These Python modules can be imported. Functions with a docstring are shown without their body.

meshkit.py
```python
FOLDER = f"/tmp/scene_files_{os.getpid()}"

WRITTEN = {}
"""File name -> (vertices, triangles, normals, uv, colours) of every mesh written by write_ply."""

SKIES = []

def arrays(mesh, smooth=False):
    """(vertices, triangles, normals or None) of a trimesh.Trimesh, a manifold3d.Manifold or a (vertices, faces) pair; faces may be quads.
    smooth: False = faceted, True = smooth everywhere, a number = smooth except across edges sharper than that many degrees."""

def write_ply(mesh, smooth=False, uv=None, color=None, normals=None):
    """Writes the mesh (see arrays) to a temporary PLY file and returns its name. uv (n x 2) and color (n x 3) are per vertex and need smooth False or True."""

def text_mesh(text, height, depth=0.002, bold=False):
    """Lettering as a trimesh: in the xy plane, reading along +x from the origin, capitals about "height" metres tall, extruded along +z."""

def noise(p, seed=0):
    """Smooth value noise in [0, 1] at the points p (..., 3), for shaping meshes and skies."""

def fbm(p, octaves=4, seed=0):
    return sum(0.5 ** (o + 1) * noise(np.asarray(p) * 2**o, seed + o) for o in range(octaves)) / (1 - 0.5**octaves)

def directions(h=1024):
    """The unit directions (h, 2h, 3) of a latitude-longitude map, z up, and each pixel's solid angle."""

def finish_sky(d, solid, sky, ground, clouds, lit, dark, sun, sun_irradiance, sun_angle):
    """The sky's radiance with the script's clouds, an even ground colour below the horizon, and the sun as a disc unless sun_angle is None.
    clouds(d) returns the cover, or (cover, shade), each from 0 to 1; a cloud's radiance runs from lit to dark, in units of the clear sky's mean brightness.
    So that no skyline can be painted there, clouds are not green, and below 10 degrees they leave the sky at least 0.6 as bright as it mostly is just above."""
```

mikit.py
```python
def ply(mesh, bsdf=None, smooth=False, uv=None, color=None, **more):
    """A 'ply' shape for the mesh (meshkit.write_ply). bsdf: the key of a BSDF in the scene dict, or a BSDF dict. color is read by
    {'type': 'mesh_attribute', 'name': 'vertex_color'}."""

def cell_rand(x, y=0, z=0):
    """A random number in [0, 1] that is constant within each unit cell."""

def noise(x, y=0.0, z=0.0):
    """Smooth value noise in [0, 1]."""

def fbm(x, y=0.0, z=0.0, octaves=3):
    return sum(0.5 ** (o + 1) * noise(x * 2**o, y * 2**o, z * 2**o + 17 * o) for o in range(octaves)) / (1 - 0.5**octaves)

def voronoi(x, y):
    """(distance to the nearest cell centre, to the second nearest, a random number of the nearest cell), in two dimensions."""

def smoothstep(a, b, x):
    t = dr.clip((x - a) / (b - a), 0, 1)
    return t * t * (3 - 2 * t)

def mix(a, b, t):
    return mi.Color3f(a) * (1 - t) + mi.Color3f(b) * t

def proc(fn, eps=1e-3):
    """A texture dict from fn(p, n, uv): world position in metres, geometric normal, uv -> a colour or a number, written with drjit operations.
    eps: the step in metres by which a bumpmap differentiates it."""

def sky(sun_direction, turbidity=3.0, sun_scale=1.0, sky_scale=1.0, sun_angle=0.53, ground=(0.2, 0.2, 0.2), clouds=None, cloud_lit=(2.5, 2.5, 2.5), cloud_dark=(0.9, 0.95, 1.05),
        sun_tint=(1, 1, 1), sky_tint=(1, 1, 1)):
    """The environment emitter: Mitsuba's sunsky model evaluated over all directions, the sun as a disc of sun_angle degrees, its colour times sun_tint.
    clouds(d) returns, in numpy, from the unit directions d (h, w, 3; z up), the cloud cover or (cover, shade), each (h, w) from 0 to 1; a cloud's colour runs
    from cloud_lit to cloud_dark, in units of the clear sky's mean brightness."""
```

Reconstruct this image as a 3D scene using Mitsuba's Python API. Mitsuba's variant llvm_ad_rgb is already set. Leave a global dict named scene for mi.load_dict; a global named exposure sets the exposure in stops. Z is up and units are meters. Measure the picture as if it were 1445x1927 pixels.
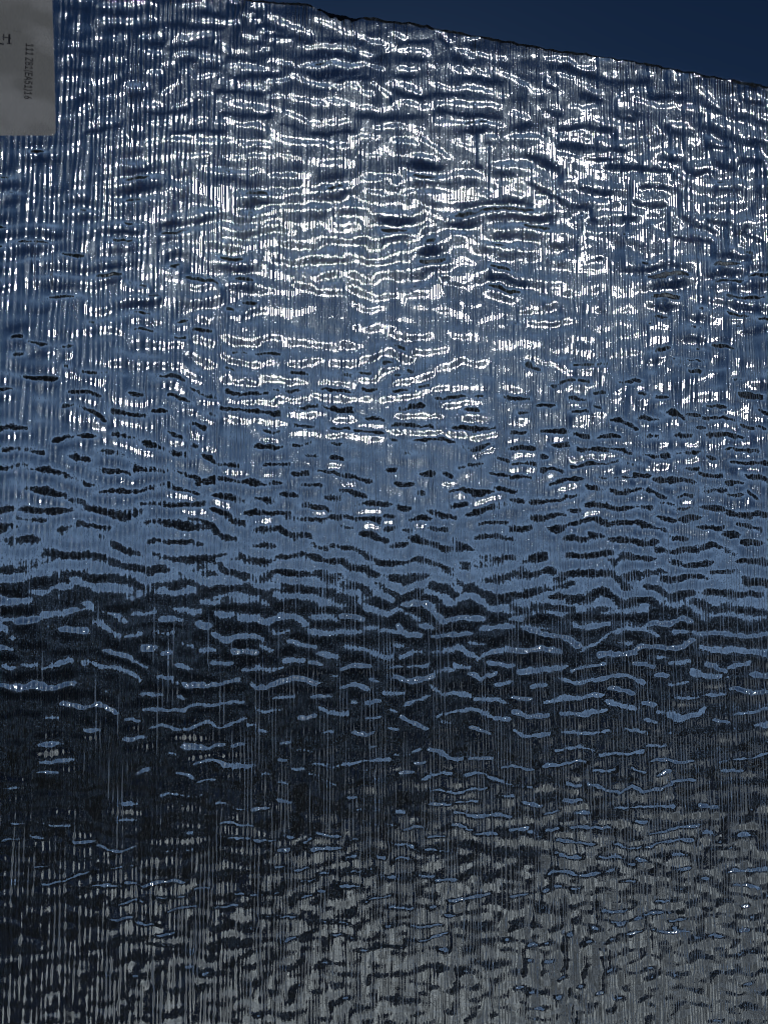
import math
import numpy as np
import trimesh
import mitsuba as mi
import drjit as dr
import mikit, meshkit
from scipy.ndimage import gaussian_filter, map_coordinates

T = mi.ScalarTransform4f
scene, labels = {}, {}

# ------------------------------------------------------------------ camera, sky, exposure
W0, H0 = 1445.0, 1927.0                      # the photograph's own pixels, used as the unit of measure below
HFOV = 30.0
FOCAL = W0 / 2 / math.tan(math.radians(HFOV / 2))
HORIZON = 1300.0                             # row of the horizon
PITCH = math.atan((HORIZON - H0 / 2) / FOCAL)
EYE = np.array([0.0, 0.0, 1.5])
FWD = np.array([0, math.cos(PITCH), math.sin(PITCH)])
UP = np.array([0, -math.sin(PITCH), math.cos(PITCH)])
RIGHT = np.array([1.0, 0, 0])


def ray(px, py):
    """Unit direction of the photograph's pixel (px, py); used once, to survey where things stand."""
    px, py = np.asarray(px, float), np.asarray(py, float)
    d = FWD + ((px - W0 / 2) / FOCAL)[..., None] * RIGHT - ((py - H0 / 2) / FOCAL)[..., None] * UP
    return d / np.linalg.norm(d, axis=-1, keepdims=True)


scene['camera'] = {'type': 'perspective', 'fov': HFOV, 'fov_axis': 'x', 'near_clip': 0.05, 'far_clip': 3000.0,
                   'to_world': T().look_at(origin=EYE.tolist(), target=(EYE + FWD).tolist(), up=[0, 0, 1])}
SUN = ray(690, 430)
exposure = 1.0


def aureole(d):
    # thin bright haze: a glow round the sun and a paler band towards the horizon
    c = d @ SUN
    ang = np.degrees(np.arccos(np.clip(c, -1, 1)))
    el = np.degrees(np.arcsin(np.clip(d[..., 2], -1, 1)))
    return np.clip(0.18 * np.exp(-ang / 3.0) + 0.018 * np.exp(-ang / 8.0) + 0.02 * np.exp(-np.maximum(el, 0) / 20.0) + 0.96 * np.exp(-np.maximum(el, 0) / 4.6), 0, 1)


scene['sky'] = mikit.sky(SUN.tolist(), turbidity=1.6, sun_scale=1.0, sky_scale=0.31, sun_angle=2.8, ground=(0.3, 0.3, 0.3), sun_tint=(0.56, 0.86, 1.62), sky_tint=(0.07, 0.19, 0.46),
                         clouds=aureole, cloud_lit=(24.0, 37.0, 59.0))
labels['sky'] = {'kind': 'structure'}

# the frame of the glass sheet: it stands upright, turned so that its right side is farther away
YAW = math.radians(20.0)
GN = np.array([math.sin(YAW), -math.cos(YAW), 0.0])       # front normal, towards the camera
GU = np.array([math.cos(YAW), math.sin(YAW), 0.0])
GV = np.array([0, 0, 1.0])
G0 = EYE + FWD * 0.674
THICK = 0.004

# ------------------------------------------------------------------ materials


def pits(p, n, uv):
    # sparse tiny seeds in the faces, about 0.3 mm across
    x, z = (p.x * GU[0] + p.y * GU[1]) * 1100, p.z * 1100
    d, _, k = mikit.voronoi(x, z)
    r = dr.maximum(0, 1 - dr.square(d / (0.15 + 0.2 * k)))
    return dr.select(k > 0.55, r * r, 0) + 0.12 * mikit.noise(x * 2.2, z * 1.3)


def scuffs(p, n, uv):
    # how hazy the ribbed face is: a little everywhere, more in worn specks
    x, z = (p.x * GU[0] + p.y * GU[1]) * 1500, p.z * 1500
    return 0.0035 + 0.009 * mikit.smoothstep(0.5, 0.8, mikit.noise(x, z)) + 0.003 * mikit.smoothstep(0.45, 0.75, mikit.noise(x * 0.02, z * 0.03))


GLASS = {'type': 'dielectric', 'int_ior': 1.52, 'ext_ior': 1.0}
scene['m_glass'] = {'type': 'bumpmap', 'arbitrary': mikit.proc(pits, eps=5e-5), 'scale': 0.00006, 'bsdf': GLASS}
scene['m_ribs'] = {'type': 'blendbsdf', 'weight': mikit.proc(scuffs), 'bsdf_0': GLASS,
                   'bsdf_1': {'type': 'roughdielectric', 'alpha': 0.22, 'int_ior': 1.52, 'ext_ior': 1.0, 'distribution': 'beckmann'}}
scene['m_edge'] = {'type': 'twosided', 'bsdf': {'type': 'principled', 'base_color': {'type': 'rgb', 'value': [0.035, 0.034, 0.032]}, 'roughness': 0.5, 'specular': 0.3}}


def gravel(p, n, uv):
    a = 0.55 * mikit.fbm(p.x * 1.3, p.y * 0.8) + 0.3 * mikit.noise(p.x * 5, p.y * 3) + 0.15 * mikit.noise(p.x * 20, p.y * 20)
    return mikit.mix((0.08, 0.082, 0.085), (0.68, 0.70, 0.72), mikit.smoothstep(0.3, 0.68, a))


scene['m_ground'] = {'type': 'blendbsdf', 'weight': 0.16, 'bsdf_0': {'type': 'diffuse', 'reflectance': mikit.proc(gravel)},
                     'bsdf_1': {'type': 'roughplastic', 'diffuse_reflectance': {'type': 'rgb', 'value': [0.3, 0.3, 0.3]}, 'alpha': 0.28, 'int_ior': 1.45, 'distribution': 'ggx'}}
scene['m_leaf'] = {'type': 'twosided', 'bsdf': {'type': 'diffuse', 'reflectance': {'type': 'rgb', 'value': [0.02, 0.022, 0.02]}}}

# ------------------------------------------------------------------ ground and the dark hedge behind the glass
g = trimesh.Trimesh([[-900, -200, 0], [900, -200, 0], [900, 2000, 0], [-900, 2000, 0]], [[0, 1, 2], [0, 2, 3]], process=False)
scene['ground'] = mikit.ply(g, 'm_ground')
labels['ground'] = {'kind': 'structure'}
HEDGE = np.array([[-22, 5.5, 2.0], [-8, 7.2, 2.1], [-2.6, 9.6, 2.37], [0, 17.5, 2.76], [4.6, 25, 3.13], [10.7, 40, 3.95], [50, 95, 7.8], [160, 200, 15]], float)
hs = np.linspace(0, 7, 1400)
hp = np.stack([np.interp(hs, np.arange(8), HEDGE[:, k]) for k in range(3)], 1)
tang = np.gradient(hp[:, :2], axis=0)
tang /= np.linalg.norm(tang, axis=1, keepdims=True)
away = np.stack([-tang[:, 1], tang[:, 0]], 1)
prof = np.array([[-0.15, 0], [-0.35, 0.25], [-0.3, 0.6], [-0.15, 0.9], [0.0, 1.0], [0.3, 1.0], [0.45, 0.9], [0.6, 0.6], [0.65, 0.25], [0.5, 0]])
pr = np.stack([np.interp(np.linspace(0, 9, 28), np.arange(10), prof[:, k]) for k in range(2)], 1)
thick = 0.5 * hp[:, 2]
pos = np.concatenate([hp[:, None, :2] + away[:, None] * (pr[None, :, :1] * thick[:, None, None]), (pr[None, :, 1] * hp[:, 2:3])[..., None]], -1)
sc = hp[:, 2:3, None] / 3
rough = meshkit.fbm(pos / sc * 2.2, 4, seed=5)[..., None] - 0.5
pos = pos + np.concatenate([away[:, None] * np.ones((1, 28, 1)) * 0.6, np.full((1400, 28, 1), 0.22)], -1) * rough * sc * (pr[None, :, 1:] > 0)
i = np.arange(1400 * 28).reshape(1400, 28)
a, b, c, d = i[:-1, :-1].ravel(), i[1:, :-1].ravel(), i[1:, 1:].ravel(), i[:-1, 1:].ravel()
hv, hf = pos.reshape(-1, 3), np.vstack([np.stack([a, b, c], 1), np.stack([a, c, d], 1)])
scene['hedge'] = mikit.ply(trimesh.Trimesh(hv, hf, process=False), 'm_leaf', smooth=False)
labels['hedge'] = {'label': 'long black backlit hedge running along the pale ground behind the rippled glass', 'category': 'hedge'}

# ------------------------------------------------------------------ the glass sheet

def on_glass(px, py):
    d = ray(px, py)
    t = ((G0 - EYE) @ GN) / (d @ GN)
    p = EYE + d * t[..., None] - G0
    return p @ GU, p @ GV


def to_pixel(u, v):
    p = G0 + np.asarray(u)[..., None] * GU + np.asarray(v)[..., None] * GV - EYE
    z = p @ FWD
    return W0 / 2 + FOCAL * (p @ RIGHT) / z, H0 / 2 - FOCAL * (p @ UP) / z


U0, U1, V0 = -0.215, 0.265, -0.275
edge_px = np.array([[-300, -120], [300, -34], [480, 0], [560, 4], [600, 9], [690, 31], [770, 42], [900, 66], [1045, 93], [1100, 99], [1240, 123], [1330, 140], [1445, 162], [1700, 205]], float)
eu, ev = on_glass(edge_px[:, 0], edge_px[:, 1])


def top_of(u):
    k = np.interp(u, eu, ev)
    r = meshkit.fbm(np.stack([u * 260, u * 0, u * 0], -1), 4, seed=3) - 0.5
    return k + 0.0016 * r


def chip(u):
    # the front border is broken away lower along one stretch of the top edge
    c, _ = on_glass(np.array([640.0]), np.array([20.0]))
    return 0.0042 * np.exp(-((u - c[0]) / 0.0115) ** 4) * (0.8 + 0.4 * meshkit.noise(np.stack([u * 900, u * 0, u * 0], -1), 8))


rng = np.random.default_rng(11)


def field(nu, nv, su, sv, gain, seed):
    """Band-passed noise on an nu x nv grid of steps su, sv (metres); gain(ku, kv) in cycles per metre; unit deviation."""
    r = np.random.default_rng(seed)
    f = np.fft.fft2(r.standard_normal((nu, nv)))
    ku, kv = np.meshgrid(np.fft.fftfreq(nu, su), np.fft.fftfreq(nv, sv), indexing='ij')
    a = np.real(np.fft.ifft2(f * gain(ku, kv)))
    return a / a.std()


SPAN_U, SPAN_V = U1 - U0 + 0.04, 0.62 + 0.04
# The relief of the front face, surveyed from the photograph. Every stroke follows the middle of one band of the pattern and ends with its half width; each tile
# gives its corner in the photograph, coordinates are thirds of a pixel. D: a dark streak (the facet bends the view down to the hedge), L: a bright loop (it bends the
# view to the sun and past it), O: a dull smudge above the sun (it bends the view far up), B: a band of sky in the dark part (it bends the view up).
RELIEF = """
@0,600 D
10,605 60,600 130,620/14|390,400 480,400 570,420/14|440,490 520,525 610,590/10|605,485 700,515 820,545/16|740,420 800,425/11|870,515 935,515/11|910,310 980,325 1045,350/10|970,425 1040,445 1090,465/10|1090,395 1150,425 1240,440/11|1140,545 1220,545/14|1080,600 1140,615/16|960,645 1030,665 1090,700 1140,770 1210,825 1330,825/12|1250,505 1320,515 1445,530/15|1280,405 1340,412/10|1360,425 1445,428/13|360,495 400,495/8|320,680 400,675/16|450,665 550,670/12|680,645 760,665 830,700 920,740/20|930,740 1000,765 1040,765/18|415,780 460,790 510,805/20|550,745 640,755 740,800 770,830/18|520,845 600,860 655,855/18|670,860 740,880/12|760,850 850,850 940,855/22|20,730 120,725 240,755/16|0,835 100,825 220,845 350,870 450,910 540,940/20|550,975 650,960 750,975 870,960 970,945/20|990,955 1060,965 1120,980/14|1000,870 1070,875 1130,895/14|1140,925 1250,905 1340,915 1445,915/16|90,935 200,955 290,965 400,1015 500,1050 560,1080 680,1100 800,1085/22|800,1060 900,1045 1000,1060 1100,1050 1200,1040/18|1210,1000 1290,1010 1400,1040/20|1210,1080 1280,1110 1370,1145/20|0,1080 100,1065 230,1080 300,1090 420,1075/18|100,1130 240,1140/15|0,1180 90,1165/20|350,1185 450,1150 520,1160 600,1190/18|820,1170 900,1150 980,1165 1100,1175/22|1090,1130 1170,1160 1220,1190/14|1380,1095 1445,1095/12|60,95 120,90/6|60,210 120,205/8|360,155 405,152/8|470,295 600,300/9|370,268 395,268/9
@0,600 L
750,148 1020,150/20|640,260 760,265 880,258 1000,265/20|1080,110 1200,140/18|1270,95 1340,125 1445,125/18|1070,205 1130,235 1200,275/20|1260,200 1350,245 1440,260/18|1030,290 1080,335 1120,365/16|960,375 1050,410/14|1270,345 1400,365 1445,370/18|1290,455 1400,470 1445,480/18|1130,475 1240,465/12|1050,510 1120,560 1200,585/14|1280,570 1400,580/20|490,345 540,350/12|600,410 640,450 720,460/12|1080,660 1120,670/14|970,700 1010,700/10|1140,735 1200,740/12|1270,870 1390,880/10|780,750 850,770/8|1215,1045 1270,1050/10|960,1000 1090,1010/8|1040,1095 1150,1100/8|340,70 365,70/8|640,60 690,90/14
@482,600 L
200,135 320,140 440,155/18|470,145 540,150 590,145/16|580,50 680,55 760,80 850,105 970,95/20|0,115 60,115 130,110/14|600,220 660,225 720,200 780,190 830,225 880,245/18|890,190 960,195 1080,180/18|200,250 280,260 380,235/18|440,250 570,255/20|580,340 620,350 670,345/14|670,335 740,300 800,275/14|780,370 860,365 920,335 1000,315/14|40,335 130,345 280,355/20|370,360 450,365 560,385/16|130,455 300,460/18|320,435 420,445 570,455/16|580,435 640,440/14|710,460 800,460 900,435 970,400 1080,385/12|1010,285 1100,270 1180,235 1250,260 1310,245/16|1110,390 1170,390/12|1195,395 1280,385/12|1060,490 1150,480 1260,470/14|30,470 100,480/20|200,545 330,545/20|360,530 410,535/14|430,570 560,565/14|570,600 640,600 730,598/12|570,515 610,525/10|800,550 900,540 1040,550/12|750,635 830,630 940,655 1040,635/14|1090,655 1170,650/14|1180,565 1280,570/14|1220,670 1350,645/16|0,580 90,580 180,600/14|210,660 340,660/18|420,655 520,665 640,690/14|670,685 720,685/10|410,830 470,835/8|60,680 110,685/10|60,880 100,878/8|500,930 560,930/8|570,1100 680,1095/10|1060,940 1130,925/7|1230,770 1330,745/8|1250,1045 1380,1010/7|1140,1000 1170,1005/7|910,1180 930,1180/8|640,1175 690,1175/8|730,1140 780,1140/7|30,1140 70,1140/8|340,1100 370,1100/7
@482,600 D
195,300 290,303/10|370,400 450,400 570,425/8|0,430 60,430/8|90,405 120,405/6|180,395 240,395/7|590,385 660,395/8|590,300 650,310/8|900,375 970,375/8|1085,435 1180,437 1270,435/8|1370,437 1445,437/7|190,490 280,500 340,495/10|350,480 440,485/9|860,490 920,485/8|0,520 70,525 130,545/14|140,560 200,570/8|345,572 415,572/11|585,565 650,560 720,562/12|750,597 850,597/10|870,600 1000,605/9|215,605 320,612/15|50,628 145,628/11|430,615 520,620/8|580,635 650,640 730,645/10|1090,620 1200,615/7|1230,612 1350,605/8|740,680 800,685/9|870,680 1030,675/7|1040,670 1100,690/8|0,715 130,730/12|210,710 315,708/11|420,700 470,702/7|420,790 480,790/9|40,825 190,825/9|745,855 790,855/9|215,875 285,875/11|350,860 480,875/9|495,880 560,890 640,920/10|0,920 130,922/15|260,942 360,945/12|800,930 895,930/9|920,870 990,880/12|1060,880 1110,885/10|1320,880 1440,880/10|1360,780 1420,790/8|1200,815 1280,815/5|490,970 540,970 600,995/13|140,995 225,1000/13|0,1015 110,1025/15|385,1018 475,1018/14|240,1045 310,1045 390,1080/15|565,1055 650,1045 755,1050/13|805,1055 890,1065/11|910,975 945,980/11|1100,970 1150,965/8|1190,965 1250,990 1340,990/13|1360,960 1445,970/13|1105,1055 1190,1040/14|980,1080 1040,1095 1105,1115/14|1190,1100 1270,1080 1420,1045/14|0,1095 100,1100 185,1095/14|165,1130 250,1140 370,1130/18|390,1115 465,1115/14|515,1110 600,1130 710,1135/14|720,1110 785,1110/9|880,1140 970,1120/13|465,1165 540,1175/10|0,1180 140,1185/18|720,1175 780,1175/14|980,1175 1070,1180/14|1270,1155 1410,1150/10|850,1190 890,1195/12
@964,600 D
340,270 440,265 520,262/9|80,270 160,285/8|240,380 290,355 340,350/7|370,350 440,348/7|610,345 720,340/9|980,228 1075,228/10|900,230 940,225/6|990,300 1060,303/8|840,158 890,155/6|1120,130 1250,170/7|10,440 100,445/8|330,440 440,443/11|165,490 230,488/8|470,410 510,410/9|460,490 495,510/8|330,520 430,522/9|30,520 80,525/9|805,438 865,438/9|725,428 750,428/6|1280,345 1320,345/6|1280,420 1400,435/9|1370,490 1440,530/8|1100,495 1250,490/7|845,520 910,520 970,560/12|1005,540 1055,543/10|560,573 620,575 700,620/10|720,550 820,570/12|1090,560 1180,560 1270,585 1350,625/10|1005,618 1070,618/12|1380,600 1430,620/8|180,638 300,640 410,665/12|0,640 80,655/10|480,665 560,650 610,660/11|760,658 815,655/17|930,655 995,665/14|1085,660 1200,645 1310,675/11|240,715 300,712/12|0,738 120,740/11|340,738 430,740/11|465,730 580,730 665,755/10|710,740 790,765 880,775/12|935,755 1060,745/12|1090,770 1130,785/7|1220,735 1390,748/10|135,785 200,775/10|10,820 120,815/12|165,850 230,840 285,855/12|340,825 460,815 600,805/9|620,825 735,818/10|1250,805 1430,815/10|960,840 1050,850/14|1060,875 1200,880/13|0,900 110,895/8|485,885 520,888/8|560,900 680,900/5|695,885 795,885/13|820,905 900,910 1015,925/18|1210,915 1300,915/10|1320,880 1440,910/12|215,935 290,915 400,903/11|430,945 500,970 620,980 700,962 780,970 840,990/14|1070,965 1190,970/17|1230,990 1290,990/11|1320,960 1380,1010/10|930,1000 1020,1000/11|0,1025 65,1022/12|130,1030 280,1025 310,995 400,990/13|420,1055 520,1045 600,1070 790,1062/16|830,1040 910,1045/15|930,1075 1010,1072/11|1065,1060 1180,1080/17|1210,1110 1300,1105 1440,1110/15|320,1080 400,1085/13|110,1125 220,1115 300,1110/16|810,1110 900,1140 1060,1130/16|230,1185 350,1160 450,1130 520,1145/16|540,1160 680,1145 770,1165 850,1195/16|0,1185 90,1180/14|1050,1175 1180,1175/12|1280,1165 1400,1185/12
@964,600 L
560,210 640,190 740,190/10|380,550 500,550/10|350,790 500,775/9|190,680 280,685/9|10,860 110,855/10|20,770 130,775/9|280,970 360,940/8|420,1110 480,1095/6|100,210 300,300/9|0,400 60,400/10|370,300 520,290/9|580,420 640,370/9|700,100 760,85/9
@482,0 L
60,85 110,95 160,125 230,155 310,185/14|340,105 430,140 500,170 570,190 650,225 770,260/14|300,255 380,245 480,265 570,275 650,305/12|260,375 330,375 430,355 520,365 610,360 710,375/13|820,285 880,280 955,300/15|810,385 910,395/12|0,385 60,375 100,385/10|205,420 270,450 330,475 415,490/14|70,330 130,335 195,350/11|35,175 100,175/9|85,225 190,225/12|460,490 560,465 610,505 650,520/12|655,465 700,495 755,530/12|770,465 840,475 920,510/14|1010,470 1080,500 1180,490/13|1210,470 1290,500 1400,530/15|70,450 180,450/12|415,570 500,575 580,600 730,615/14|775,610 800,570 870,570 930,590 990,615/12|1010,595 1080,580 1170,570 1260,585 1370,600/13|75,545 150,545/12|210,540 290,570 380,595/16|150,630 230,655 290,690 400,700 520,680/16|20,700 80,740 150,770 260,795 400,805 500,820 580,790/18|600,765 680,775/14|1020,680 1120,700/16|1270,680 1380,710/14|1260,750 1340,770/12|1150,800 1230,840/16|1260,840 1330,840/16|1110,265 1220,310/14|1280,300 1400,330/14|1080,370 1190,400/14|1210,380 1300,410/14|1310,390 1430,430/14|0,610 100,630/16|0,820 60,830/14|760,190 840,210/12|1010,165 1100,220/10|570,860 690,880/10|100,870 240,880/12|760,700 930,740/20|680,710 760,715/12|780,790 890,800/16|940,780 1080,880/14
@482,0 O
340,285 480,310 560,335/14|560,205 630,240/8|360,215 500,225 620,240/9|240,385 320,420/10|350,420 430,410 560,410/12|220,225 300,230/12|40,130 150,170/9|830,330 950,345/13|820,245 980,230/10|780,425 900,440/10|680,330 740,310/10|790,520 900,540 990,545/12|1010,530 1180,540/10|1200,430 1300,445 1400,470/10|1030,220 1100,250/9|1110,330 1200,350/12|1020,630 1180,640 1380,660/10|560,650 760,660 950,660/14|330,745 560,745/12|150,700 250,730/10|440,450 640,430/10
@90,0 L
300,15 520,20/14|540,12 620,12/9|760,25 880,20 930,55/12|1010,12 1060,10/8|1160,25 1200,30/12|1090,75 1140,85/10|820,125 930,110 970,115/12|1000,125 1070,125/12|1150,122 1190,122/9|300,105 400,110 510,120/14|565,105 600,110/12|135,150 230,160/16|270,200 440,210/14|535,195 620,190/10|745,205 800,210/12|835,210 945,185/11|960,230 1040,285 1130,300 1240,270/12|1105,205 1190,210/11|1210,172 1275,175/10|560,285 650,270/11|670,240 720,215/9|720,310 820,305/12|840,315 970,320/13|330,335 410,335/14|50,340 130,310/10|1000,360 1090,375/9|1115,390 1200,375 1280,385/11|650,360 710,350/13|575,405 630,405/12|770,400 810,400/12|840,425 960,420/13|50,445 150,440 240,440/14|295,445 410,430/14|990,455 1080,460/13|1115,490 1230,490/14|1250,450 1355,450/12|655,520 730,470/10|550,565 620,580/15|720,590 800,565/10|835,530 930,525/14|1070,580 1180,590 1250,620/18|50,550 150,550/15|290,555 430,530/16|40,675 140,670/12|290,680 390,680/15|580,690 690,690/12|815,690 880,680/14|950,690 1010,690/12|1070,695 1180,710 1250,740/16|390,765 480,780/9|540,800 610,800/12|650,785 790,785/10|840,790 910,790/14|940,800 1000,800/14|1100,800 1240,820/16|40,830 220,830/16|720,870 900,870/10|1060,870 1250,890/12|60,75 110,75/10|200,620 240,600/10
@90,0 O
340,150 430,155/14|320,60 440,70/12|530,150 620,150/10|550,235 640,240/11|650,270 720,260/10|760,150 880,165 990,150/13|880,70 1000,85/10|730,345 830,340/11|850,375 960,385/11|740,255 900,265/8|40,380 240,385/10|1020,320 1180,340/9|1090,250 1200,245/8|1300,200 1400,210/12|1040,425 1250,425/10|970,510 1200,530/10|1000,640 1250,660/10|560,630 780,620/12|700,740 1000,745/10|200,750 400,720/10
@964,50 O
200,225 300,220 380,255 480,290 620,315 760,310/15|390,390 460,400 500,420/12|200,350 260,360/10|190,480 260,500/14|280,565 420,570 560,580/15|270,670 420,690 620,700/14|90,730 200,770 260,800/14|870,575 930,600 1010,600/15|1040,560 1180,600 1300,650 1440,660/16|1090,450 1180,470/12|1240,500 1340,520 1440,550/17|1280,410 1400,430/14|600,500 680,520/10|780,400 880,390/10|1080,680 1200,685/13|1280,750 1400,760/13|1150,760 1260,780/10|640,800 760,800 880,810/13|430,740 600,760/8|1250,310 1340,320/8|1050,830 1110,830/9
@964,50 L
200,180 310,175 370,210 480,240 570,270/12|660,240 780,265/13|880,255 960,285 1050,275/12|375,320 490,355/15|260,265 340,275/10|190,290 280,370/10|600,380 780,350/12|320,440 480,460/14|280,540 480,520 560,545 690,570/13|700,410 900,450/14|260,610 390,640 500,640 620,650 720,650/14|860,525 1030,570/16|800,590 900,625 1030,630/10|1050,610 1200,660/12|1060,350 1170,440/12|1270,440 1380,470/10|250,720 420,730 540,720 660,730 800,740/12|600,820 680,850 860,850/12|1150,730 1290,790/12|0,290 160,370/14|0,480 90,520/12
@964,300 O
530,40 700,40 820,60/13|720,150 880,165 930,180/14|700,240 860,260/13|390,170 540,190/10|90,120 200,190 300,260 420,270/11|180,20 260,60/12|1030,75 1110,70/10|1160,20 1260,50/11|960,330 1030,370 1130,400/14|1110,350 1220,360/12|1250,420 1330,420 1400,450/12|620,330 680,330/12|900,440 990,450 1110,470/12
@964,300 L
600,85 700,80 860,105/14|600,160 690,185 820,200/12|110,230 200,260/10|360,70 430,95/9|980,100 1140,95/8|60,860 190,845/14|420,570 520,560/10|340,620 440,625/9
@482,300 L
90,80 210,80/15|90,160 240,170/18|80,262 230,265/24|80,400 160,400/28|80,528 140,528/25|455,345 600,345 620,390 710,390/20|460,458 590,455 640,490 700,495/26|490,553 590,560 640,590 730,575 850,560/22|540,650 600,690 660,690 720,650 850,655/22|530,700 600,760 690,785 780,760/20|540,800 620,840 700,850/18|1050,690 1130,710 1250,690 1300,700/18|1040,230 1230,230/18|1150,145 1300,170/16|240,480 360,500/18|240,700 350,750/18|620,90 710,90/18|620,180 710,185/18|750,90 880,120/16|250,150 330,190 380,180/18
@0,250 D
1000,1058 1040,1058/9|1090,1112 1190,1118/10|970,1150 1040,1160/9|1300,985 1360,995/9|1050,805 1110,828 1200,830 1240,860/8|720,840 830,858/8|1390,958 1440,960/9|360,685 470,695/8|170,1170 230,1190/8|70,1140 120,1140/7
@0,1000 B
0,110 110,125 210,130/30|250,40 350,65 450,80/25|500,75 600,110 700,150 770,150/28|430,5 540,20/15|630,35 720,60 790,85 850,140 930,160/28|800,10 950,15 1110,30 1200,50 1280,75/22|890,90 1000,110 1200,105 1240,95/22|250,205 370,190 500,190 620,220 750,245 850,285 880,280/26|0,265 125,265/22|300,320 420,310/15|430,280 520,290 600,325 700,330 800,360/22|890,250 970,230 1000,260/14|1020,220 1110,260/20|1120,275 1240,270 1330,280/24|1200,190 1260,250/14|1320,195 1445,240/26|1320,60 1400,110 1445,120/25|1230,150 1320,140/14|40,405 150,400/20|920,330 1000,345 1100,340/20|1220,365 1340,360 1430,375/24|245,475 380,460 490,435 500,400/20|100,520 200,500/18|0,540 50,590 75,600/15|580,455 660,475/10|740,455 870,455/14|1025,455 1115,455/18|1140,400 1210,405/18|1220,475 1330,485 1445,485/20|930,505 1015,505/16|1120,520 1190,550/18|355,560 500,565/14|560,520 600,560 660,590/14|720,590 795,580/14|1215,585 1290,620 1330,595 1445,595/16|1135,675 1205,672/14|1330,675 1440,690/14|810,660 860,665/14|990,625 1070,640/9|920,690 960,690/11|580,670 640,690 720,700 780,735 825,765/10|20,765 60,775 130,755 210,755/12|245,780 320,755 400,730/12|520,745 590,770 670,775 730,800 785,845/11|1005,755 1080,775/11|1210,750 1305,748/11|1370,790 1445,795/10|0,875 70,885 190,865 300,885 400,865/13|1045,870 1150,862 1260,860 1350,842/10|880,820 960,822/8|580,915 660,912/6|810,920 920,920/8|1010,925 1035,940/7|1410,870 1445,875/8|350,970 400,972 470,1000 560,980 600,990 655,1025/8|810,1000 900,1000 1050,1010 1100,985 1250,980 1365,960/9|260,1057 330,1060/11|700,1065 780,1075/10|810,1125 850,1100 920,1090 1000,1120/8|1070,1115 1130,1085 1180,1070 1240,1105 1310,1080 1385,1050/8|1410,1090 1445,1090/8|520,1065 550,1070/8|700,1175 750,1180/8
@482,1000 B
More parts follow.
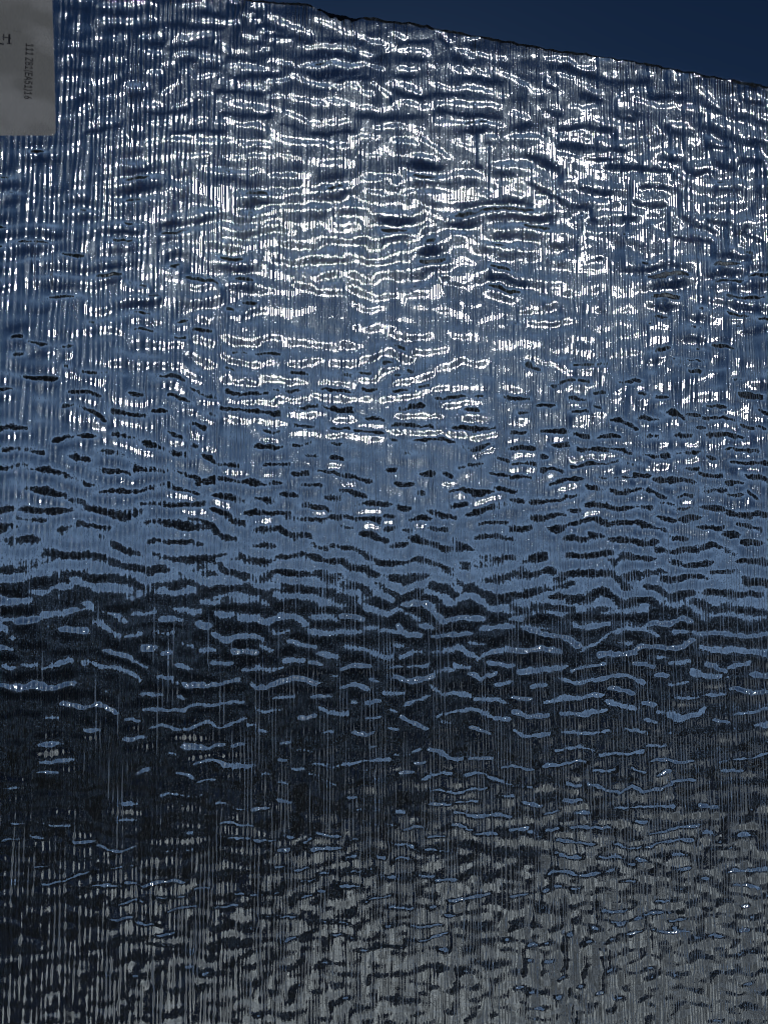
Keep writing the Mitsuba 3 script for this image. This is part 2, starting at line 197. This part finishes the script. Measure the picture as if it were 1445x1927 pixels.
0,45 130,40/16|0,130 100,130/20|140,90 300,95 410,125/28|330,45 430,50 560,60 730,80/20|420,100 500,140 640,165 680,205 820,215 900,200 1020,215/20|740,110 850,130 880,110/20|960,80 1060,140 1130,200 1200,260/28|1190,110 1260,100 1440,100/24|0,240 90,215 190,170 290,180 440,200 540,245 620,280 680,310/18|1220,210 1330,210 1440,200/20|140,260 270,270 360,300 480,325 600,350/20|0,315 130,315/15|700,270 760,300 830,330 930,300 1000,265 1080,290 1135,330/20|1265,300 1350,320 1445,325/20|110,350 200,360 320,385 400,400 480,430/18|690,350 760,380/18|590,400 680,440 740,470 810,440 920,495/15|850,410 960,410 1020,470 1060,510 1150,490 1270,490/17|960,340 1060,375 1110,410/18|1140,385 1220,350 1260,390 1350,430 1440,455/16|30,400 80,405/12|0,500 60,515 140,470 220,480 290,520/16|320,475 400,490 470,505/13|480,475 600,490/13|90,578 190,573/11|315,560 410,575 500,570 580,565/14|600,540 680,545/14|690,570 790,565/11|800,540 850,590 920,595/14|930,542 990,542/16|1000,595 1100,580 1215,570/12|1280,545 1445,540/15|0,600 30,610/10|30,650 80,665/10|200,630 330,640/12|345,680 450,705/12|480,655 600,670 730,710 770,695/12|785,650 815,650/14|820,700 890,680 940,685/12|1000,695 1080,680 1150,650 1200,680 1250,725 1320,675 1440,660/12|1210,625 1280,635/8|0,775 150,772/12|160,740 260,730/13|310,738 340,738/10|480,775 550,750 635,760/14|390,805 455,808/8|765,765 825,758/9|860,765 960,760/10|1000,800 1115,785/10|1120,755 1190,770/12|1310,750 1440,765/11|0,880 60,875 140,840 280,825 335,855/12|475,890 550,870 620,895/11|640,845 685,848/8|785,825 870,860 950,830 1000,820/12|1205,805 1270,840 1350,805/10|1365,875 1445,860/10|110,930 215,915/9|325,932 400,922/5|705,912 815,915/12|820,990 890,945 990,920/7|990,870 1070,915 1210,925/10|1250,945 1370,962 1440,1000/9|540,970 565,970/8|635,965 690,965/11|350,995 420,1030 510,1030/8|10,1000 60,1020 140,1000/8|245,1055 330,1050/11|620,1065 690,1062/7|745,1020 790,1022/8|820,1045 890,1080 960,1115/9|1010,1040 1110,1010 1240,995 1330,1045 1420,1070/10|375,1132 440,1132/8|540,1138 660,1140/8|750,1118 800,1118/9|20,1120 50,1125/8|140,1195 180,1195/8|1220,1110 1310,1150/8
@482,1000 D
160,5 210,20 300,20 330,55/14|320,92 405,96/12|430,75 560,110 650,150 740,180/14|520,45 590,62/8|610,18 720,45/12|760,80 855,66/12|890,35 960,55/14|980,62 1070,100/14|1110,40 1200,90 1240,100/13|1250,30 1440,38/12|1220,150 1440,155/14|660,185 830,165 1000,170 1060,210/12|0,85 100,90/16|120,145 240,122 420,160 520,205 680,245/14|0,170 110,168/14|1100,150 1180,175/14
@0,1000 D
40,60 230,50/22|560,20 640,60 700,110 780,130/16|860,60 1000,50 1110,80/18|1210,20 1320,40/16|230,130 330,130 560,130 700,190/20|880,140 1000,165 1190,150/16
@964,1000 D
290,45 420,48/15|440,20 520,20/15|560,45 680,45 800,60/18|880,35 960,40/15|1180,10 1270,20/14|70,160 170,135/17|330,140 440,140 550,125/18|560,165 660,140 800,150/20|810,100 890,100/18|910,115 1040,100 1130,80 1240,110/17|1300,70 1400,80/12|0,240 100,250 200,220 280,250/20|330,245 470,240 570,250 630,300/20|640,250 740,250 850,225/20|900,175 1000,190 1110,180/15|1280,160 1440,180/12|860,265 1030,255/18|1120,230 1260,225/12|1310,275 1440,290/15|0,350 120,345 240,325 330,300/17|770,320 860,350 1010,360/18|1100,350 1250,360 1400,360/14|330,390 430,380 510,330 600,400 780,395/18|230,375 320,370/10|0,440 90,445/15|120,425 230,430 340,440/16|790,450 870,440 980,450 1040,500/16|1030,400 1090,420/14|1100,450 1250,440 1430,455/13|90,510 190,510 300,545 420,580 530,570/17|340,490 430,475 600,500 780,480/18|1010,545 1200,540 1420,540/17
@964,1000 B
350,540 440,545 520,530/13|0,500 70,490/12|80,550 170,580 280,590 370,635/13|390,670 480,640 540,580 640,550 750,555 820,580/9|780,520 880,530 950,490 1000,510/12|910,570 970,570/10|1010,575 1150,580 1290,590 1420,575/9|0,665 130,665 280,685/14|500,695 590,695 690,690 740,655 850,655 960,650 1000,620/13|1050,650 1200,670 1440,690/15|50,800 150,780 300,760/14|340,790 420,760 510,745/9|690,750 800,760/12|890,740 1000,745/12|1110,740 1200,785/13|1240,770 1350,750/13|1030,795 1150,815/13|1360,820 1440,805/12|260,835 350,855 480,845 560,815 660,830 740,855/10|830,810 880,805/10|890,865 990,850/9|100,870 170,865/12|540,885 600,895 700,930/9|190,965 290,940 420,935 510,935/10|0,940 100,945/7|750,980 800,975/13|0,1025 100,1040 200,1035/11|280,1030 400,1030 520,1020/12|530,970 590,990 700,1010/12|820,1010 880,1025 960,1070 1080,1010/12|740,1070 800,1075/12|0,1130 70,1160 210,1145/11|280,1125 350,1130 540,1130/11|630,1115 760,1150/9|870,1130 910,1130/9|1130,1060 1210,1070/9|1240,1030 1440,1000/6|1250,885 1380,910 1440,900/6
@0,1400 B
215,160 330,160/9|1040,15 1130,12/7|1200,8 1260,8/7|1320,15 1370,12/6|1090,120 1150,105 1200,98 1270,120/9|960,45 1010,75/6|1000,165 1090,195/7|1110,215 1215,205/7|770,150 835,135/6|905,300 970,290 1060,292 1180,290/7|990,350 1040,352/6|1220,330 1290,335 1340,372 1440,375/7|1250,455 1440,460/7|1260,525 1340,535 1415,535/7|65,450 140,457/6|200,438 290,455 400,458/7|170,515 200,530 260,538/6|380,540 430,560 545,557/7|560,585 610,610 690,610 765,580/6|380,635 440,655 535,650/6|545,690 620,708 690,688 765,685/6|20,548 120,552/5|200,695 295,688 350,715/5|235,800 320,780 420,750 490,725/5|520,795 600,800 690,815/6|715,790 815,808 920,770 980,768 1040,795/6|380,850 475,832/5|620,905 700,910 760,885 820,910/5|880,870 945,860/5|990,870 1050,872/5|1095,825 1180,812/5|950,945 1030,930 1110,928/6|1205,930 1350,912/6|1325,855 1445,857/6|625,1000 690,1000 750,985 800,1015 915,1020/5|880,1080 990,1065/5|840,1130 920,1140 990,1145/4
@482,1400 B
220,40 310,48/8|480,35 560,25 700,18/8|330,115 430,130 520,110 640,95 750,95/10|290,185 360,188 450,225/9|215,150 275,150/9|15,165 75,168/10|135,98 170,98/9|125,215 195,215/8|610,155 655,155/8|775,60 850,55 915,20/8|970,30 1030,45 1110,100 1160,92/9|900,105 960,105/8|820,162 890,160/7|930,215 990,180 1090,170/8|1170,170 1280,170 1340,205 1440,230/9|1210,82 1320,85/8|1385,140 1440,132/9|510,288 550,288/7|990,270 1100,272 1200,258 1300,255/7|130,315 190,322/8|0,370 75,362/8|560,370 630,370/8|640,385 705,375/7|790,378 855,378/8|980,345 1100,352/9|1140,330 1250,328/7|1130,400 1280,412 1380,400 1440,408/9|1370,300 1440,300/9|830,480 890,468 960,495/8|725,445 785,452/7|615,452 670,452/6|975,530 1070,518/7|1115,470 1220,482/8|1230,505 1360,505/7|350,505 480,520/7|0,545 130,538/7|160,510 215,525/7|260,560 320,545/8|505,560 570,540/8|315,605 400,600 480,602/9|125,602 190,600/8|770,568 850,568 920,603/8|965,600 1110,605/8|500,640 570,635/8|680,635 720,635/7|780,655 850,660/7|500,738 580,715 660,702/8|235,710 300,692/7|110,690 165,690/6|355,742 405,738/7|240,780 330,772/6|700,762 775,758/8|900,738 1000,748/7|1020,775 1110,768/6|455,790 490,808 585,795/7|0,852 100,852 215,850/6|610,890 680,870 745,855/6|240,875 385,825/6|1085,890 1200,865 1325,848/8|750,925 870,940/7|70,970 230,980/5|385,995 520,1010/6|800,1022 960,1028 1050,1020/5|1060,970 1150,975/6|180,1100 300,1060 340,1050/4|430,1080 490,1075 560,1110/5|600,1160 700,1155 830,1150/5|840,1110 1000,1105 1080,1075/5
@964,1400 B
250,40 380,15 450,30/9|490,60 600,55 740,45/9|760,15 870,12/7|180,125 270,105 410,110/9|0,130 100,140/9|800,100 900,95 1020,105/8|460,160 580,150/9|670,145 760,160/9|835,190 890,160/7|900,215 1035,208/9|0,240 90,240/9|300,230 370,240/8|430,230 520,260 610,290 680,245 740,265 850,260 900,230/8|300,330 380,320/9|60,325 160,345/9|570,370 660,355 740,345 830,350 920,350/8|195,390 270,380/9|350,395 430,390/8|340,475 430,468 550,465/8|190,490 265,485/9|0,485 70,478/8|690,440 760,440/9|770,500 850,485 920,480/8|930,470 1050,455/7|260,545 350,550 450,565/8|570,570 660,582 730,575/8|770,580 860,550 1030,540/8|270,640 400,650/7|480,645 600,640 680,685/7|700,650 820,675/7|190,740 280,722 420,742 580,705/9|910,690 1010,705/8|920,620 1000,630/8|620,775 680,775/7|0,870 130,845/8|250,800 330,820 400,805/7|800,885 920,890/6|530,940 630,940/5|740,970 890,955/5|540,1000 720,1000/5|890,1000 980,1000/5|600,1080 740,1060/5|800,1060 900,1080 980,1060/5|80,1140 200,1130/5|1160,590 1240,585/6|1090,500 1150,515/8|1230,720 1440,700/5|1250,800 1400,810/5|1070,340 1150,355/8|1160,110 1300,80 1440,60/6|1180,150 1300,155/6
"""
TREE_ROW = lambda x: 1075 + 60 * np.asarray(x) / W0        # rows at which hedge top and sun stand without the glass
SUN_ROW = 430.0
MX, MY = 200, 160                                          # margins of the surveyed field, pixels
PXN, PYN = int(W0) + 2 * MX, int(H0) + 2 * MY
up_part, down_part, known = (np.zeros((PXN, PYN), np.float32) for _ in range(3))
luck = np.random.default_rng(17)
for block in RELIEF.strip().split('@')[1:]:
    head, body = block.strip().split('\n')
    corner, kind = head.split()
    cx, cy = map(float, corner.split(','))
    for stroke in body.split('|'):
        pts, hw = stroke.rsplit('/', 1)
        pts = np.array([[float(a) for a in p.split(',')] for p in pts.split()]) / 3 + [cx, cy]
        mx, my = pts.mean(0)
        hw = float(hw) / 3 * {'D': 1.35, 'B': 1.15 if my < 1350 else 0.85, 'L': 1.0, 'O': 0.75}[kind]
        tree = float(TREE_ROW(mx))
        if kind == 'D':
            need = max(tree - my, 40.0)
            peak = -max(need * 1.3, need + 110)
        elif kind == 'L':
            need = abs(SUN_ROW - my)
            peak = -math.copysign(max(need * 1.35, need + 190), SUN_ROW - my)
        elif kind == 'O':
            need, peak = 450.0, 680.0
        else:
            need = max(my - tree, 30.0)
            peak = max(need * 1.3, need + 100)
            if my > 1150:                                  # many of the lower bands bend the view up as far as the glow round the sun
                peak = max(peak, need + 640 * (0.1 + 0.9 * luck.random() ** 2))
        sigma = max(hw / math.sqrt(2 * math.log(abs(peak) / need)), 2.1)
        m = 3 * sigma + 2
        x0, x1 = int(max(pts[:, 0].min() - m + MX, 0)), int(min(pts[:, 0].max() + m + MX + 1, PXN))
        y0, y1 = int(max(pts[:, 1].min() - m + MY, 0)), int(min(pts[:, 1].max() + m + MY + 1, PYN))
        gx, gy = np.meshgrid(np.arange(x0, x1) - MX, np.arange(y0, y1) - MY, indexing='ij')
        d2 = np.full(gx.shape, 1e9)
        for a, b in zip(pts[:-1], pts[1:]):
            ab = b - a
            t = np.clip(((gx - a[0]) * ab[0] + (gy - a[1]) * ab[1]) / max(ab @ ab, 1e-9), 0, 1)
            d2 = np.minimum(d2, ((gx - a[0] - t * ab[0]) * 0.8) ** 2 + (gy - a[1] - t * ab[1]) ** 2)
        g = np.exp(-d2 / (2 * sigma * sigma))
        part = up_part if peak > 0 else down_part
        part[x0:x1, y0:y1] = np.maximum(part[x0:x1, y0:y1], abs(peak) * g)
        known[x0:x1, y0:y1] = np.maximum(known[x0:x1, y0:y1], g)
goal = up_part - down_part
bend = goal.copy()
for _ in range(6):                                         # between the strokes the face swings back, so that it stays flat on the whole
    bend -= gaussian_filter(bend, [8, 42])
    bend = known * goal + (1 - known) * bend
bend -= gaussian_filter(bend, [8, 60])

band = lambda k, c, w: np.exp(-((np.abs(k) - c) / w) ** 2 / 2)
# where nothing was surveyed, ripples of the same make (in pixels of bend)
wild = field(PXN, PYN, 1.0, 1.0, lambda ku, kv: band(kv, 1 / 36, 1 / 120) * np.exp(-(ku * 150) ** 2 / 2), 1)
wild = np.sinh(0.8 * wild) / 0.9
wild_fine = field(PXN, PYN, 1.0, 1.0, lambda ku, kv: band(np.hypot(ku * 2.2, kv), 1 / 21, 1 / 65), 2)
wild_fine = np.sinh(0.9 * wild_fine) / 1.1
wild_tiny = field(PXN, PYN, 1.0, 1.0, lambda ku, kv: band(np.hypot(ku, kv), 1 / 9, 1 / 30), 4)
near = gaussian_filter(known, [14, 14])
cover = np.clip(near / 0.25, 0, 1)
row = (np.arange(PYN) - MY)[None, :]
col = (np.arange(PXN) - MX)[:, None]
top = np.clip((900 - row) / 400.0, 0, 1)
low = np.clip((row - 1420) / 350.0, 0, 1)
bend = bend + (1 - 0.8 * cover) * (130 + 130 * top) * wild + (24 + 62 * top * np.clip(col / W0, 0.3, 1) + (85 * low + 120 * np.clip((row - 1560) / 250.0, 0, 1)) * np.clip(0.35 + 0.9 * col / W0, 0.35, 1.15)) * wild_fine + 20 * wild_tiny
under = np.clip((130 - col) / 30.0, 0, 1) * np.clip((300 - row) / 50.0, 0, 1)
bend = bend * (1 - 0.94 * under)                           # the sheet is calm where the sticker sits

SU, SV = 0.0008, 0.0004
nu, nv = int(SPAN_U / SU), int(SPAN_V / SV)
gu, gv = np.meshgrid(U0 - 0.02 + np.arange(nu) * SU, V0 - 0.02 + np.arange(nv) * SV, indexing='ij')
qx, qy = to_pixel(gu, gv)
wob = lambda f, s: 2 * meshkit.noise(np.stack([gu * f, gv * f * 1.3, gu * 0], -1), s) - 1
sx, sy = qx + 5 * wob(110, 21) + 2.5 * wob(420, 22), qy + 4 * wob(110, 23) + 2.6 * wob(480, 24)   # every band wavers a little
sb = map_coordinates(bend, [np.clip(sx + MX, 0, PXN - 1), np.clip(sy + MY, 0, PYN - 1)], order=1)
rise = lambda row: PITCH + np.arctan((H0 / 2 - row) / FOCAL)
e, goal_e = rise(qy), rise(qy - sb)
lo, hi = np.full(e.shape, -1.0), np.full(e.shape, 1.0)
for _ in range(22):                                        # the facet whose refraction turns elevation e into goal_e
    mid = (lo + hi) / 2
    inside = mid + np.arcsin(np.clip(np.sin(e - mid) / 1.52, -1, 1))
    out = np.arcsin(np.clip(1.52 * np.sin(inside), -1, 1))
    lo, hi = np.where(out < goal_e, mid, lo), np.where(out < goal_e, hi, mid)
steep = np.tan(np.clip((lo + hi) / 2, -0.8, 0.8))
ku, kv = np.meshgrid(np.fft.fftfreq(nu, SU), np.fft.fftfreq(nv, SV), indexing='ij')
w = 2 * np.pi * kv
RIP = np.real(np.fft.ifft2(np.fft.fft2(steep) * (-1j * w) / (w * w + (2 * np.pi * 10) ** 2)))

# reeds: fine upright ribs on the back face, wider on the left; w counts ribs
PITCHES = ([-0.30, -0.18, -0.10, -0.04, 0.05, 0.30], [2.5e-3, 2.4e-3, 2.0e-3, 1.5e-3, 1.45e-3, 1.5e-3])
ucol = np.linspace(U0 - 0.03, U1 + 0.03, 6000)
pcol = np.interp(ucol, *PITCHES)
wcol = np.concatenate([[0], np.cumsum(0.5 * (1 / pcol[1:] + 1 / pcol[:-1]) * np.diff(ucol))])
RW, RV = 0.1, 0.0012
mu, mv = int(wcol[-1] / RW) + 20, int(SPAN_V / RV)
reed = field(mu, mv, RW, RV, lambda ku, kv: (band(ku, 1.0, 0.16) + 0.35 * band(ku, 0.6, 0.15)) * np.exp(-(kv / 16) ** 2 / 2) / np.maximum(np.abs(ku), 0.2), 5)
reed /= np.std(np.gradient(reed, RW, axis=0))
REED_SLOPE = 0.36


def ripple_height(u, v):
    return map_coordinates(RIP, [(u - U0 + 0.02) / SU, (v - V0 + 0.02) / SV], order=3, mode='nearest')


def reed_height(u, v):
    w = np.interp(u, ucol, wcol)
    cu, cv = on_glass(np.array([112.0]), np.array([256.0]))
    calm = np.clip((cu[0] - u) / 0.002, 0, 1) * np.clip((v - cv[0]) / 0.002, 0, 1)      # filled with glue under the sticker
    return (1 - 0.85 * calm) * (0.82 + 0.18 * np.clip((u + 0.13) / 0.08, 0, 1)) * REED_SLOPE * np.interp(u, *PITCHES) * map_coordinates(reed, [w / RW, (v - V0 + 0.02) / RV], order=3, mode='nearest')


def sheet(nu, nv, height, side):
    """One face of the sheet: a grid over it, displaced by height(u, v) along the outward normal."""
    u = np.linspace(U0, U1, nu)
    s = np.linspace(0, 1, nv)
    uu = np.repeat(u[:, None], nv, 1)
    top = top_of(u) - (chip(u) if side > 0 else 0)
    vv = V0 + (top[:, None] - V0) * s[None, :]
    h = height(uu, vv)
    nn = GN * side
    base = G0 - (0 if side > 0 else THICK) * GN
    p = base + uu[..., None] * GU + vv[..., None] * GV + h[..., None] * nn
    i = np.arange(nu * nv).reshape(nu, nv)
    a, b, c, d = i[:-1, :-1].ravel(), i[1:, :-1].ravel(), i[1:, 1:].ravel(), i[:-1, 1:].ravel()
    f = np.vstack([np.stack([a, b, c], 1), np.stack([a, c, d], 1)])
    if side < 0:
        f = f[:, ::-1]
    return p, f


NF, NB = (560, 1400), (2400, 220)
front = sheet(*NF, ripple_height, 1)
back = sheet(*NB, reed_height, -1)
labels['glass_sheet'] = {'label': 'large clear glass sheet with crumpled ripples and fine upright ribs held up against the sun', 'category': 'glass sheet'}
scene['glass_sheet__rippled_face'] = mikit.ply(trimesh.Trimesh(front[0].reshape(-1, 3), front[1], process=False), 'm_glass', smooth=True)
scene['glass_sheet__ribbed_face'] = mikit.ply(trimesh.Trimesh(back[0].reshape(-1, 3), back[1], process=False), 'm_ribs', smooth=True)


def edge_strip(fr, bk, n, rows, depth, seed):
    """A broken edge between the borders fr and bk of the two faces, rough across."""
    t = np.linspace(0, 1, n)
    along = lambda a: np.stack([np.interp(t, np.linspace(0, 1, len(a)), a[:, k]) for k in range(3)], 1)
    k = np.linspace(0, 1, rows)[None, :, None]
    v = along(fr)[:, None] * (1 - k) + along(bk)[:, None] * k
    lift = (meshkit.fbm(v * 420, 3, seed) - 0.35) * np.sin(np.pi * k[..., 0])
    c = front[0].reshape(-1, 3).mean(0)
    o = v - (v @ GN)[..., None] * GN - (c - (c @ GN) * GN)
    o = np.where(np.abs(o @ GV)[..., None] > np.abs(o @ GU)[..., None] * 0.75, GV * np.sign(o @ GV)[..., None], GU * np.sign(o @ GU)[..., None])
    v = v + depth * lift[..., None] * o
    i = np.arange(n * rows).reshape(n, rows)
    a, b, c, d = i[:-1, :-1].ravel(), i[1:, :-1].ravel(), i[1:, 1:].ravel(), i[:-1, 1:].ravel()
    return v.reshape(-1, 3), np.vstack([np.stack([a, b, c], 1), np.stack([a, c, d], 1)])


strips = [edge_strip(front[0][:, -1], back[0][:, -1], 1500, 7, 0.0022, 1), edge_strip(front[0][:, 0], back[0][:, 0], 300, 4, 0.001, 2),
          edge_strip(front[0][0], back[0][0], 300, 4, 0.001, 3), edge_strip(front[0][-1], back[0][-1], 300, 4, 0.001, 4)]
scene['glass_sheet__cut_edge'] = mikit.ply(trimesh.util.concatenate([trimesh.Trimesh(v, f, process=False) for v, f in strips]), 'm_edge')
labels['glass_sheet__cut_edge'] = {'label': 'dark chipped top edge of the sheet'}

# ------------------------------------------------------------------ the paper sticker on the far side of the sheet
from shapely.geometry import Polygon
ring = [(-90, -14), (96, -14), (99, 60), (101, 150), (103, 247), (-90, 246)]
su_, sv_ = on_glass(np.array([p[0] for p in ring], float), np.array([p[1] for p in ring], float))
poly = Polygon(np.stack([su_, sv_], 1)).buffer(-0.0015).buffer(0.0015 + 0.0008)
BACKSET = THICK + 0.0008


def paper(p, n, uv):
    x, z = (p.x * GU[0] + p.y * GU[1]) * 60, p.z * 60
    a = mikit.fbm(x, z * 1.6)
    return mikit.mix((0.29, 0.265, 0.25), (0.41, 0.375, 0.365), mikit.smoothstep(0.3, 0.7, a))


scene['m_paper'] = {'type': 'principledthin', 'base_color': mikit.proc(paper), 'roughness': 0.7, 'diff_trans': 1.0}
scene['m_print'] = {'type': 'principledthin', 'base_color': {'type': 'rgb', 'value': [0.13, 0.12, 0.12]}, 'roughness': 0.7, 'diff_trans': 1.0}


def flat(mesh2d, lift):
    v = np.asarray(mesh2d.vertices)
    p = G0 + v[:, :1] * GU + v[:, 1:2] * GV - (BACKSET - lift) * GN
    return trimesh.Trimesh(p, mesh2d.faces, process=False)


pv, pf = trimesh.creation.triangulate_polygon(poly, engine='earcut')
scene['paper_sticker'] = mikit.ply(flat(trimesh.Trimesh(np.c_[pv, pv[:, 0] * 0], pf, process=False), 0), 'm_paper')
labels['paper_sticker'] = {'label': 'grey backlit paper sticker with faint upright print in the upper left corner', 'category': 'sticker'}
tm = meshkit.text_mesh('111 Z81(EA51)16', 0.0033, 0.0001, bold=True)
tv = np.asarray(tm.vertices)
tu, tvv = on_glass(np.array([50.0]), np.array([76.0]))
tv = np.c_[tu[0] + tv[:, 1], tvv[0] - (tv[:, 0] - tv[:, 0].min()) * (0.026 / np.ptp(tv[:, 0])), tv[:, 2]]
scene['paper_sticker__print'] = mikit.ply(flat(trimesh.Trimesh(tv, tm.faces, process=False), 0.0003), 'm_print')
marks = []
for (x0, y0, x1, y1) in [(8, 47, 26, 50), (26, 52, 42, 55), (6, 63, 22, 67), (17, 58, 20, 76), (0, 75, 8, 79), (14, 75, 24, 78), (7, 58, 9, 70), (14, 146, 30, 148)]:
    a_, b_ = on_glass(np.array([x0, x1], float), np.array([y0, y1], float))
    bx = trimesh.creation.box(extents=[abs(a_[1] - a_[0]), abs(b_[1] - b_[0]), 0.0001])
    bx.apply_translation([a_.mean(), b_.mean(), 0])
    marks.append(bx)
scene['paper_sticker__smudge'] = mikit.ply(flat(trimesh.util.concatenate(marks), 0.0003), 'm_print')
